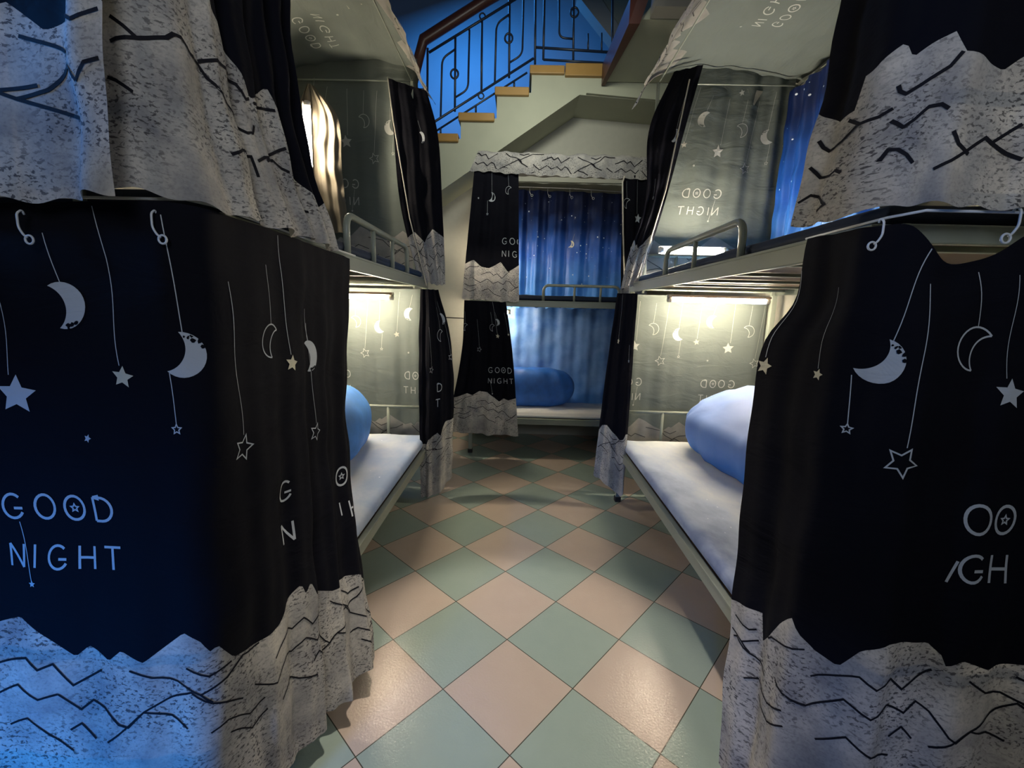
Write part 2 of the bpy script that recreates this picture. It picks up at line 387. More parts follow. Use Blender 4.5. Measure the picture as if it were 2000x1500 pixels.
RIDGES_PX = [[(0, 1323), (67, 1300), (92, 1316), (119, 1300), (155, 1332), (211, 1289)], [(274, 1287), (315, 1305), (360, 1312), (405, 1330), (423, 1348)],
 [(220, 1426), (292, 1375), (387, 1327), (423, 1350), (477, 1368)], [(292, 1376), (342, 1386), (378, 1400)], [(405, 1330), (450, 1308), (486, 1276), (540, 1268), (572, 1262)],
 [(126, 1355), (166, 1377), (189, 1354), (212, 1362), (243, 1392), (261, 1400), (292, 1375)], [(144, 1422), (166, 1404), (194, 1426)], [(418, 1409), (446, 1397), (495, 1413), (540, 1395)],
 [(-60, 1350), (0, 1380), (50, 1352), (90, 1372), (126, 1355)], [(20, 1440), (60, 1418), (100, 1445), (150, 1460)], [(380, 1280), (420, 1296), (460, 1280)], [(450, 1430), (500, 1450), (545, 1425)]]
RIDGES = [[(-1.05+.00105*x+.997, -(.488-(y-1283)*.0011-.55)) for x, y in l] for l in RIDGES_PX]
# template of one 0.6 m repeat; heights measured from the ridge reference line B
TEMPLATE = [('text', .0, .21), ('bigstar', .063, .49), ('moon', .18, .655), ('star', .27, .525), ('moon2', .385, .57), ('pend', .375, .43), ('dot', .19, .41), ('ostar', .49, .40), ('omoon', .55, .60), ('tiny', .045, .11)]
def motif(kind):
    """list of (faces, material slot)"""
    if kind == 'text': return [(good(), 2)]
    if kind == 'goodonly': return [(word('GO*D', .05, .056), 2)]
    if kind == 'bigstar': return [(star_solid(.036, .1), 2), (string(-.01, -.035, -.018, -.28), 2)]
    if kind == 'moon': return [(crescent(.040, -.15), 2), (moon_blots(.040, -.15, 9, 3), 0), (string(.0, -.040, -.02, -.12), 2)]
    if kind == 'star': return [(star_solid(.020, .2), 4), (string(-.002, -.02, -.014, -.20), 2), (string(-.014, -.20, -.028, -.30), 2)]
    if kind == 'moon2': return [(crescent(.040, .35), 2), (moon_blots(.040, .35, 9, 4), 0), (string(.003, -.040, -.012, -.23), 2)]
    if kind == 'pend': return [(star_line(.009, .0022), 2), (string(0, -.01, -.006, -.10), 2)]
    if kind == 'dot': return [(star_solid(.008, .3), 2)]
    if kind == 'ostar': return [(star_line(.030, .0032, .3), 2), (string(0, -.03, -.03, -.36), 2)]
    if kind == 'omoon': return [(crescent(.036, math.pi+.45, False, .003), 2), (string(0, -.036, -.01, -.16), 2)]
    if kind == 'tiny': return [(star_solid(.007), 2), (string(0, 0, -.02, -.12), 2)]
    if kind == 'tri': return [([[np.array([-.05, -.03]), np.array([.06, -.035]), np.array([.0, .05])]], 4)]
    if kind == 'G': return [(letter('G', .05), 2)]
    if kind == 'N': return [(letter('N', .05), 2)]
    if kind == 'O*': return [(letter('*', .05), 2)]
    if kind == 'D': return [(letter('D', .05), 2)]
    if kind == 'T': return [(letter('T', .05), 2)]
    if kind == 'O': return [(letter('O', .05), 2)]
    if kind == 'H': return [(letter('H', .05), 2)]
    if kind == 'I': return [(letter('I', .05), 2)]
    if kind == 'OO': return [(word('O*', .055, .06), 2)]
    if kind == 'GH': return [(word('GH', .055, .06), 2)]
CURTAINS = {}
def curtain(name, label, cl, hB=None, offs=(0,), prints=None, template=True, ridges=True, bound=None, ns=None, cat='curtain', group=None, mats=None, all_mount=False, a0=0.0, ink_w=.0042, parent=None, rid=None):
    """hB: drop of the ridge line; a0: cloth coordinate where a repeat starts; bound: custom [(s,h)] boundary."""
    CURTAINS[name+label[:12]] = cl
    W = cl.s1-cl.s0; H = cl.H
    ns = ns or max(24, int(W/.008)); s = np.linspace(cl.s0, cl.s1, ns+1)
    if mats: hb = np.full(ns+1, H*.5)
    elif all_mount: hb = np.full(ns+1, 0.0)
    elif bound is not None: hb = np.interp(s, [b[0] for b in bound], [b[1] for b in bound])
    else: hb = hB-peak(s-a0)
    hb = np.clip(hb, 0, H)
    n1 = max(2, int(H*.6/.02)); n2 = max(2, int(H*.4/.02))
    hem = .004*np.sin(s*70)+.003*np.sin(s*23+1)
    hh = np.concatenate([hb[None]*np.linspace(0, 1, n1+1)[:, None], hb[None]+(H-.008+hem[None]-hb[None])*np.linspace(0, 1, n2+1)[1:, None]], 0)
    P = cl.S(np.broadcast_to(s, hh.shape), hh); nr = hh.shape[0]
    verts = P.reshape(-1, 3).tolist(); uvs = np.stack([np.broadcast_to(s, hh.shape), hh], -1).reshape(-1, 2).tolist()
    faces = []; mi = []
    for r in range(nr-1):
        for c in range(ns):
            a = r*(ns+1)+c; faces.append((a, a+ns+1, a+ns+2, a+1)); mi.append(0 if r < n1 and not all_mount else 1)
    nsurf = len(faces)
    if mats: mi = [0]*len(faces)
    items = []   # (faces2d, slot, s, h)
    if template and not mats:
        k0 = math.floor((cl.s0-a0)/.6)-1
        for k in range(k0, k0+int(W/.6)+4):
            for kind, a, z in TEMPLATE:
                for fc, sl in motif(kind): items.append((fc, sl, a0+k*.6+a, hB-z))
    for pr in (prints or []):
        for fc, sl in motif(pr[0]):
            k = pr[3] if len(pr) > 3 else 1.0
            rot = pr[4] if len(pr) > 4 else 0
            c_, s_ = math.cos(rot)*k, math.sin(rot)*k
            items.append(([[np.array([c_*q[0]-s_*q[1], s_*q[0]+c_*q[1]]) for q in f] for f in fc], sl, pr[1], pr[2]))
    for l in (rid or []):
        if len(l) > 1:
            n_ = len(sub(l, .012)); items.append((stroke(sub(l, .012), ink_w), 3, 0, 0))
    if ridges and not mats and not rid:
        k0 = math.floor((cl.s0-a0)/.6)-1; hr = hB if hB is not None else 0
        for k in range(k0, k0+int(W/.6)+4):
            for l in RIDGES:
                items.append((stroke(sub(l, .012), ink_w), 3, a0+k*.6, hr if bound is None else None))
    kk = max(1, int(.12/(W/ns))); hs = np.convolve(np.pad(hb, kk, mode='edge'), np.ones(2*kk+1)/(2*kk+1), 'valid')
    for e in (.0012, -.0012):
        for fc, sl, s_, h_ in items:
            ee = e*(1.6 if sl == 0 else 1)
            pts = np.array([q for f in fc for q in f]); S_ = pts[:, 0]+s_; H_ = pts[:, 1]+(h_ if h_ is not None else np.interp(S_, s, hs)-.03)
            if sl == 3 and e > 0: pass
            keep = []; i = 0
            for f in fc:
                n = len(f); ok = (S_[i:i+n] > cl.s0+.001).all() and (S_[i:i+n] < cl.s1-.001).all() and (H_[i:i+n] > .003).all() and (H_[i:i+n] < H-.016).all()
                if sl == 3 and ok: ok = (H_[i:i+n] > np.interp(S_[i:i+n], s, hb)-.001).all()
                if ok: keep.append((i, n))
                i += n
            if not keep: continue
            p, nn = cl.SN(S_, H_); p = p+nn*ee
            for i, n in keep:
                b = len(verts); verts += p[i:i+n].tolist(); uvs += np.stack([S_[i:i+n], H_[i:i+n]], -1).tolist()
                q = pts[i:i+n]; ar = sum(q[k][0]*q[(k+1) % n][1]-q[(k+1) % n][0]*q[k][1] for k in range(n))
                idx = list(range(b, b+n))
                if ar > 0: idx = idx[::-1]            # b axis points down: front = counter-clockwise seen from outside
                faces.append(tuple(idx)); mi.append(sl if not mats else min(sl, 1))
    me = bpy.data.meshes.new(name); me.from_pydata(verts, [], faces)
    for mm in (mats or CLOTHM): me.materials.append(mm)
    me.polygons.foreach_set('material_index', mi)
    me.polygons.foreach_set('use_smooth', [i < nsurf for i in range(len(faces))])
    ul = me.uv_layers.new(name='UVMap'); vi = np.zeros(len(me.loops), int); me.loops.foreach_get('vertex_index', vi)
    ul.data.foreach_set('uv', np.array(uvs)[vi].ravel())
    me.update()
    o = bpy.data.objects.new(name, me); COL.objects.link(o)
    if parent: o.parent = parent
    else: tag(o, label, cat, group)
    return o

# --DEFS-BEGIN  (every cloth surface: rows of (t, [(s, x, y, z)...]))
HL, HU = 1.30, 1.06        # drop of a lower / an upper curtain
D = {}
# left bunk, near lower curtain: end face, corner, then along the aisle
D['LNl'] = Cloth([
 (0, [(-.1, -1.52, .75, 1.375), (.42, -1.0, .745, 1.375), (.84, -.60, .74, 1.385), (.90, -.545, .77, 1.38), (1.2, -.535, 1.04, 1.375), (1.6, -.535, 1.36, 1.365)]),
 (.45, [(-.1, -1.53, .73, .79), (.42, -1.0, .725, .79), (.84, -.60, .72, .79), (.92, -.555, .77, .79), (1.2, -.535, 1.02, .79), (1.6, -.54, 1.31, .79)]),
 (1, [(-.1, -1.55, .68, .07), (.42, -1.02, .68, .07), (.84, -.62, .69, .07), (.92, -.575, .78, .07), (1.2, -.51, .98, .08), (1.6, -.43, 1.20, .10)])],
 HL, amp=(.002, .022), wl=.17, ph=.9, env=([-.1, .7, .92, 1.05, 1.2, 1.6], [.15, .22, .3, .5, 1.1, 1.1]))
# left bunk, near upper curtain, two layers
D['LNuA'] = Cloth([
 (0, [(-.1, -1.52, .72, 2.42), (.64, -.645, .715, 2.42), (.69, -.625, .675, 2.42), (.75, -.57, .675, 2.42)]),
 (1, [(-.1, -1.54, .70, 1.368), (.64, -.69, .705, 1.368), (.69, -.67, .668, 1.368), (.75, -.615, .668, 1.368)])], HU, amp=(.004, .010), wl=.21, ph=1.0, env=([-.1, .5, .6, .75], [1, 1, .2, .1]))
D['LNuB'] = Cloth([
 (0, [(0, -.80, .755, 2.42), (.18, -.64, .745, 2.42), (.26, -.58, .775, 2.42), (.85, -.56, 1.12, 2.42)]),
 (.55, [(0, -.80, .75, 1.83), (.18, -.63, .73, 1.83), (.26, -.575, .77, 1.83), (.85, -.56, 1.12, 1.84)]),
 (.8, [(0, -.80, .74, 1.58), (.18, -.62, .72, 1.58), (.26, -.56, .77, 1.57), (.85, -.555, 1.17, 1.58)]),
 (1, [(0, -.80, .735, 1.405), (.18, -.60, .715, 1.385), (.26, -.53, .77, 1.375), (.85, -.52, 1.25, 1.372)])], HU, amp=(.008, .014), wl=.13, ph=2.2, env=([0, .2, .35, .85], [.2, .4, 1, 1.2]))
# right bunk, near lower curtain: from its free edge in the aisle to the corner and along the end
D['RNl'] = Cloth([
 (0, [(0, .612, .965, 1.385), (.20, .625, .83, 1.385), (.28, .665, .775, 1.385), (.36, .72, .765, 1.31), (.44, .80, .765, 1.33), (.50, .85, .765, 1.375), (.60, .93, .765, 1.33), (.72, 1.02, .765, 1.37), (1.3, 1.54, .765, 1.37)]),
 (.09, [(0, .600, .960, 1.26), (.20, .618, .81, 1.26), (.28, .66, .762, 1.26), (.50, .85, .75, 1.26), (1.3, 1.54, .75, 1.26)]),
 (.17, [(0, .566, .99, 1.165), (.20, .61, .81, 1.165), (.28, .66, .75, 1.165), (.50, .85, .745, 1.16), (1.3, 1.54, .745, 1.16)]),
 (.46, [(0, .555, .98, .78), (.20, .60, .79, .78), (.28, .665, .735, .78), (.50, .86, .73, .78), (1.3, 1.54, .73, .78)]),
 (1, [(0, .545, .92, .09), (.20, .57, .75, .08), (.28, .655, .70, .07), (.50, .85, .69, .07), (1.3, 1.55, .69, .07)])],
 HL, amp=(.004, .018), wl=.16, ph=.2, env=([0, .25, .6, 1.3], [1, .9, .6, .3]))
# right bunk, near upper curtain
D['RNu'] = Cloth([
 (0, [(0, .585, .92, 2.42), (.16, .60, .78, 2.42), (.24, .65, .745, 2.42), (1.2, 1.54, .745, 2.42)]),
 (.7, [(0, .585, .93, 1.68), (.16, .60, .77, 1.68), (.24, .65, .735, 1.68), (1.2, 1.54, .735, 1.68)]),
 (1, [(0, .60, 1.01, 1.415), (.10, .60, .90, 1.40), (.18, .62, .76, 1.40), (.27, .67, .735, 1.400), (.6, .95, .735, 1.376), (1.2, 1.54, .735, 1.376)])],
 HU, amp=(.006, .012), wl=.14, ph=1.3, env=([0, .3, 1.2], [1, .6, .4]))
# far end panels (outer face to +Y, so s runs to -X)
D['LFl'] = Cloth([(0, [(0, -.57, 2.73, 1.335), (.95, -1.46, 2.73, 1.335)]), (1, [(0, -.58, 2.72, .24), (.95, -1.46, 2.72, .24)])], 1.095, amp=(.004, .008), wl=.19, ph=.5, crumple=.0008)
D['RFl'] = Cloth([(0, [(0, 1.53, 2.73, 1.335), (.88, .66, 2.73, 1.335)]), (1, [(0, 1.53, 2.72, .24), (.88, .66, 2.72, .24)])], 1.095, amp=(.003, .010), wl=.24, ph=2.0, crumple=.0008)
D['LFu'] = Cloth([(0, [(0, -.62, 2.66, 2.60), (.9, -1.46, 2.66, 2.60)]), (1, [(0, -.60, 2.66, 1.40), (.9, -1.46, 2.66, 1.40)])], 1.20, amp=(.006, .006), wl=.2, ph=.9, crumple=.001)
D['RFu'] = Cloth([(0, [(0, 1.50, 2.66, 2.60), (.72, .88, 2.66, 2.60)]), (1, [(0, 1.50, 2.66, 1.40), (.86, .66, 2.66, 1.40)][:1]+[(.72, .68, 2.66, 1.40)])], 1.20, amp=(.010, .005), wl=.19, ph=.3, crumple=.001)
# gathered curtains at the aisle far corners
D['LBl'] = Cloth([(0, [(0, -.60, 2.60, 1.33), (.14, -.55, 2.58, 1.33), (.38, -.50, 2.62, 1.33)]), (.2, [(0, -.605, 2.56, 1.05), (.14, -.54, 2.55, 1.05), (.38, -.43, 2.62, 1.06)]), (1, [(0, -.60, 2.55, .03), (.14, -.55, 2.53, .03), (.24, -.48, 2.54, .06), (.38, -.42, 2.64, .14)])],
 HL, amp=(.006, .010), wl=.12, ph=.0)
D['RBl'] = Cloth([(0, [(0, .575, 2.62, 1.335), (.36, .68, 2.56, 1.335)]), (.35, [(0, .535, 2.60, .88), (.36, .675, 2.54, .88)]), (1, [(0, .49, 2.58, .20), (.28, .655, 2.52, .08), (.36, .675, 2.53, .16)])], 1.22, amp=(.005, .010), wl=.16, ph=1.0)
D['LBu'] = Cloth([(0, [(0, -.77, 2.61, 2.47), (.45, -.56, 2.63, 2.42)]), (.25, [(0, -.745, 2.60, 2.20), (.45, -.50, 2.63, 2.20)]), (.6, [(0, -.71, 2.59, 1.80), (.45, -.475, 2.63, 1.80)]), (1, [(0, -.60, 2.57, 1.36), (.45, -.455, 2.64, 1.35)])], 1.10, amp=(.005, .010), wl=.17, ph=.4)
D['RBu'] = Cloth([(0, [(0, .80, 2.60, 2.52), (.34, .94, 2.56, 2.54)]), (.22, [(0, .685, 2.58, 2.24), (.34, .88, 2.56, 2.26)]), (.55, [(0, .69, 2.58, 1.84), (.34, .80, 2.56, 1.86)]), (.85, [(0, .61, 2.58, 1.52), (.34, .72, 2.56, 1.53)]), (1, [(0, .585, 2.58, 1.36), (.34, .67, 2.56, 1.37)])], 1.16, amp=(.004, .008), wl=.14, ph=.7)
# canopy cloths: s along the aisle, h from the wall to the aisle
D['LC'] = Cloth([(0, [(0, -1.47, .80, 2.52), (1.95, -1.47, 2.70, 2.52)]), (.80, [(0, -.72, .80, 2.56), (1.95, -.72, 2.70, 2.56)]), (.88, [(0, -.64, .80, 2.52), (1.95, -.63, 2.73, 2.52)]), (1, [(0, -.555, .80, 2.405), (1.95, -.545, 2.80, 2.405)])], 1.03, amp=(.004, .008), wl=.31, ph=.3, crumple=.003)
D['RC'] = Cloth([(0, [(0, 1.53, 2.70, 2.52), (1.95, 1.53, .80, 2.52)]), (.78, [(0, .82, 2.70, 2.56), (1.95, .82, .80, 2.56)]), (.88, [(0, .70, 2.72, 2.52), (1.95, .70, .80, 2.52)]), (1, [(0, .62, 2.78, 2.40), (1.95, .62, .80, 2.40)])], 1.06, amp=(.004, .008), wl=.33, ph=1.3, crumple=.003)
# blue curtain on the wall side of the right upper berth (its outer face looks at the wall)
D['RBlue'] = Cloth([(0, [(0, 1.47, 2.64, 2.45), (.85, 1.47, 1.85, 2.45)][::1]), (1, [(0, 1.46, 2.64, 1.40), (.85, 1.46, 1.85, 1.40)])], 1.05, amp=(.018, .022), wl=.16, ph=.2)
# crumpled drape by the lamp, left upper berth
D['LDrape'] = Cloth([(0, [(0, -1.13, 2.47, 2.37), (.40, -1.155, 2.46, 2.37)]), (.18, [(0, -1.025, 2.50, 2.24), (.40, -1.22, 2.46, 2.24)]), (.5, [(0, -1.01, 2.50, 2.0), (.40, -1.30, 2.46, 2.0)]), (1, [(0, -.99, 2.52, 1.62), (.40, -1.25, 2.46, 1.62)])], .75, amp=(.004, .016), wl=.085, ph=.2, crumple=.004)
# far bunk
D['FV'] = Cloth([(0, [(0, -.34, 4.06, 2.34), (.25, -.1, 4.07, 2.40), (1.5, 1.00, 4.07, 2.39)]), (.72, [(0, -.34, 3.54, 2.42), (1.5, 1.00, 3.53, 2.40)]), (.76, [(0, -.345, 3.50, 2.415), (1.5, 1.00, 3.49, 2.38)]), (1, [(0, -.42, 3.48, 2.255), (.6, .15, 3.47, 2.225), (1.5, 1.01, 3.47, 2.21)])], .76, amp=(.002, .007), wl=.2, ph=.1)
D['FuL'] = Cloth([(0, [(0, -.385, 3.50, 2.27), (.42, -.045, 3.50, 2.26)]), (1, [(0, -.475, 3.49, 1.295), (.42, -.015, 3.47, 1.275)])], .98, amp=(.008, .016), wl=.17, ph=.4)
D['FuR'] = Cloth([(0, [(0, .745, 3.48, 2.25), (.30, .98, 3.48, 2.25)]), (1, [(0, .79, 3.48, 1.30), (.30, 1.0, 3.48, 1.30)])], .95, amp=(.006, .010), wl=.12, ph=.9)
D['FuB'] = Cloth([(0, [(0, -.28, 4.07, 2.29), (1.0, .62, 4.07, 2.275), (1.6, 1.15, 4.07, 2.26)]), (1, [(0, -.28, 4.06, 1.24), (1.0, .62, 4.06, 1.24), (1.6, 1.15, 4.07, 1.24)])], 1.03, amp=(.016, .026), wl=.195, ph=-1.6, env=([0, 1.0, 1.3, 1.6], [1, 1, .4, .3]))
D['FlL'] = Cloth([(0, [(0, -.455, 3.49, 1.29), (.5, -.12, 3.49, 1.285)]), (.35, [(0, -.47, 3.48, .90), (.5, -.06, 3.47, .90)]), (1, [(0, -.60, 3.46, .19), (.5, .01, 3.45, .175)])], 1.15, amp=(.006, .020), wl=.15, ph=.6)
D['FlB'] = Cloth([(0, [(0, -.28, 4.08, 1.27), (1.6, 1.15, 4.08, 1.27)]), (1, [(0, -.28, 4.07, .32), (1.6, 1.15, 4.07, .32)])], .97, amp=(.014, .010), wl=.24, ph=.3, env=([0, .6, .9, 1.6], [1, 1.2, .6, .3]))
# --DEFS-END

# ------------------------------------------------------------------ the room
def struct(name, bm, mt): return tag(link(name, bm, mt), kind='structure')
bm = bmesh.new(); box(bm, (-1.62, -2.2, -.1), (1.68, 4.3, 0)); struct('floor', bm, M_TILE)
bm = bmesh.new(); box(bm, (-1.62, -2.2, 0), (-1.54, 4.15, 3.6)); struct('wall_left', bm, M_WALL)
bm = bmesh.new(); box(bm, (1.60, -2.2, 0), (1.68, 4.15, 3.6)); struct('wall_right', bm, M_WALL)
bm = bmesh.new(); box(bm, (-1.62, -2.28, 0), (1.68, -2.2, 3.6)); struct('wall_front', bm, M_WALL)
Y1, YB = 3.74, 4.15          # near face of the stairs, back wall of the room
zs = lambda x: 2.14+.685*(x+.745)     # underside of the stair flight
XL = .42                                 # where the flight meets the landing
bm = bmesh.new(); prism(bm, [(-1.54, 0), (1.60, 0), (1.60, 2.94), (XL, zs(XL)+.0), (-.78, zs(-.78)), (-1.54, zs(-.78))], 'y', YB, YB+.12); struct('wall_back', bm, M_WALL)
bm = bmesh.new(); box(bm, (-1.62, -2.2, 3.6), (1.68, 3.3, 3.7)); struct('ceiling', bm, M_CEIL)
bm = bmesh.new(); box(bm, (-3.2, 6.2, 1.2), (3.6, 6.3, 6.2)); struct('wall_stairwell', bm, M_BLUEW)
bm = bmesh.new(); box(bm, (-3.2, 4.27, 1.2), (-3.1, 6.2, 6.2)); struct('wall_stairwell_left', bm, M_BLUEW)
bm = bmesh.new(); box(bm, (1.9, 4.27, 1.2), (2.0, 6.2, 6.2)); struct('wall_stairwell_right', bm, M_BLUEW)
bm = bmesh.new(); box(bm, (-1.54, YB-.012, 0), (-.55, YB, .10)); struct('baseboard_back', bm, M_WALL)

# ------------------------------------------------------------------ the staircase
E_st = empty('staircase', (-.75, Y1, 2.1)); tag(E_st, 'concrete staircase with amber step edges climbing rightward above the far bunk', 'staircase')
def rel(o, root):
    o.parent = root; o.matrix_parent_inverse = root.matrix_world.inverted() if False else Matrix.Translation(-root.location); return o
P = lambda x, y: (lambda v: (v.x, v.z))(at(x, y, 'y', Y1))
steps = [((832, 262), (893, 268)), ((897, 222), (962, 222)), ((968, 172), (1030, 172)), ((1036, 130), (1104, 128))]
zt = [P(*a)[1] for a, b in steps]; xt = [P(*a)[0] for a, b in steps]; zl = zt[3]+.0
XR = 1.599
poly = [(xt[0]-.02, zt[0]-.035)]
for i in range(4):
    if i: poly += [(xt[i]+.012, zt[i-1]-.03), (xt[i]+.012, zt[i]-.035)]
poly += [(XR, zl-.035), (XR, zs(XL)-.10), (XL, zs(XL)-.02), (-.76, zs(-.76)), (xt[0]-.02, zs(-.76)+.1)]
bm = bmesh.new(); prism(bm, poly, 'y', Y1, YB-.001); rel(link('flight', bm, M_STAIR), E_st)
for i in range(4):
    xe = xt[i+1]+.0 if i < 3 else P(1104, 128)[0]
    bm = bmesh.new(); box(bm, (xt[i]-.005, Y1-.03, zt[i]-.06), (xe-.005, YB-.001, zt[i]), .006); rel(link('tread', bm, M_TREAD), E_st)
bm = bmesh.new(); box(bm, (P(1104, 128)[0], Y1-.035, zl-.075), (P(1200, 128)[0], YB-.001, zl+.015), .006); rel(link('landing_edge', bm, M_TREAD), E_st)
# return flight rising towards the camera on the right
a0_, a1_ = at(1182, 160, 'y', 3.7), at(1250, 38, 'y', 3.05)
E_rf = empty('upper_flight', tuple(a0_)); tag(E_rf, 'sloping cream underside of the second stair flight, left of the right canopy', 'staircase')
bm = bmesh.new()
v0 = [a0_, a1_, Vector((1.597, 3.05, a1_.z)), Vector((1.597, 3.7, a0_.z))]
lo = [bm.verts.new(v) for v in v0]; hi = [bm.verts.new(v+Vector((.14 if i_ < 2 else 0, .0, .16))) for i_, v in enumerate(v0)]
bm.faces.new(lo); bm.faces.new(hi[::-1])
for i in range(4): bm.faces.new((lo[i], hi[i], hi[(i+1) % 4], lo[(i+1) % 4]))
rel(link('soffit_slab', bm, M_STAIR), E_rf)
bm = bmesh.new(); prism(bm, [(a0_.x, a0_.z), (1.597, a0_.z+.05), (1.597, zs(XL)-.1), (XL+.05, zs(XL)-.02)], 'y', Y1-.03, Y1-.002); rel(link('landing_fascia', bm, M_STAIR), E_rf)
bm = bmesh.new(); w0, w1 = a0_+Vector((-.03, -.01, 0)), a1_+Vector((-.07, -.01, 0)); w2 = at(1262, -60, 'y', 2.95)
for p, q_ in ((w0, w1), (w1, w2)):
    pr = [p+Vector((0, 0, -.03)), q_+Vector((0, 0, -.03)), q_+Vector((0, 0, .12)), p+Vector((0, 0, .12))]
    A_ = [bm.verts.new(v) for v in pr]; B_ = [bm.verts.new(v+Vector((.068 if v.y < 3.5 else .028, 0, 0))) for v in pr]
    bm.faces.new(A_); bm.faces.new(B_[::-1])
    for k in range(4): bm.faces.new((A_[k], B_[k], B_[(k+1) % 4], A_[(k+1) % 4]))
rel(link('wooden_skirting', bm, M_WOOD), E_rf)
bm = bmesh.new(); box(bm, (a1_.x+.06, 2.93, a1_.z+.0), (1.597, 3.04, 3.598)); tag(link('concrete_beam', bm, M_CEIL), 'shaded ceiling beam above the cream stair soffit at the top', 'beam')
# far upper slab beam (pale diagonal band)
bm = bmesh.new(); q = [at(1128, -10, 'y', 4.6), at(1170, -10, 'y', 4.6), at(1222, 70, 'y', 4.6), at(1212, 97, 'y', 4.6)]
prism(bm, [(v.x, v.z) for v in q], 'y', 4.6, 4.75); tag(link('concrete_beam', bm, M_CEIL), 'pale diagonal concrete beam above the landing railing', 'beam')
bm = bmesh.new(); q = [at(1172, -10, 'y', 4.62), at(1330, -10, 'y', 4.62), at(1330, 110, 'y', 4.62), at(1222, 70, 'y', 4.62)]
prism(bm, [(v.x, v.z) for v in q], 'y', 4.62, 4.75); tag(link('concrete_panel', bm, M_STAIR), 'dull grey concrete wall piece between the pale beam and the upper flight', 'panel')
# railing
YR = Y1+.05
A = lambda x, y: at(780+x/3.948, y/3.948, 'y', YR)
E_r = empty('stair_railing', tuple(A(215, 1030))); tag(E_r, 'dark iron stair railing with rings and curved bars under a red-brown wooden handrail', 'railing')
def rpart(name, pts, r, mt, closed=False, n=8, fil=0):
    bm = bmesh.new(); pts = [Vector(p) for p in pts]
    if fil: pts = fillet(pts, fil)
    tube(bm, pts, r, n, closed); rel(link(name, bm, mt, smooth=True), E_r)
rpart('handrail', [A(100, 640), A(185, 310), A(640, 20), A(1000, -190)], .044, M_WOOD)
rpart('bottom_rail', [A(120, 1010), A(215, 975), A(1035, 450)], .010, M_IRON)
rpart('bottom_rail', [A(245, 1035), A(985, 560)], .008, M_IRON)
rpart('top_rail', [A(228, 405), A(950, -40)], .010, M_IRON)
rpart('landing_rail', [A(1050, 365), A(1640, 405)], .010, M_IRON)
rpart('landing_rail', [A(1110, 460), A(1640, 490)], .009, M_IRON)
rpart('left_rail', [A(110, 690), A(218, 688)], .008, M_IRON)
for x, y0, y1 in [(218, 372, 1032), (637, 150, 712), (1050, -60, 495), (432, 285, 860), (850, -30, 600), (1345, -60, 460), (1645, -60, 490)]:
    rpart('baluster', [A(x, y0), A(x-4, y1)], .009, M_IRON)
for dx, dy in ((0, 0), (418, -268)):
    rpart('curved_bar', [A(430+dx, 380+dy), A(330+dx, 450+dy), A(318+dx, 910+dy)], .008, M_IRON, fil=.05)
    rpart('curved_bar', [A(540+dx, 228+dy), A(530+dx, 690+dy), A(425+dx, 755+dy)], .008, M_IRON, fil=.05)
rpart('curved_bar', [A(1120, -60), A(1110, 460)], .009, M_IRON)
rpart('curved_bar', [A(1232, -60), A(1232, 290), A(1335, 300)], .008, M_IRON, fil=.05)
for x, y in ((1455, 260), (1560, 255)): rpart('short_bar', [A(x, y), A(x, 395)], .007, M_IRON)
for x, y in ((425, 570), (843, 295), (1350, 95)):
    c = A(x, y); rpart('ring', [c+Vector((.030*math.cos(k*math.pi/8), 0, .034*math.sin(k*math.pi/8))) for k in range(16)], .008, M_IRON, True)
for x, y in ((630, 740), (640, 125)):
    c = A(x, y); rpart('scroll', [c+Vector((.022*math.cos(k*math.pi/5), 0, .022*math.sin(k*math.pi/5))) for k in range(10)], .006, M_IRON, True)
for x, y0, y1 in ((318, 985, 1035), (590, 810, 865), (885, 630, 675)): rpart('foot', [A(x, y0), A(x, y1)], .008, M_IRON)

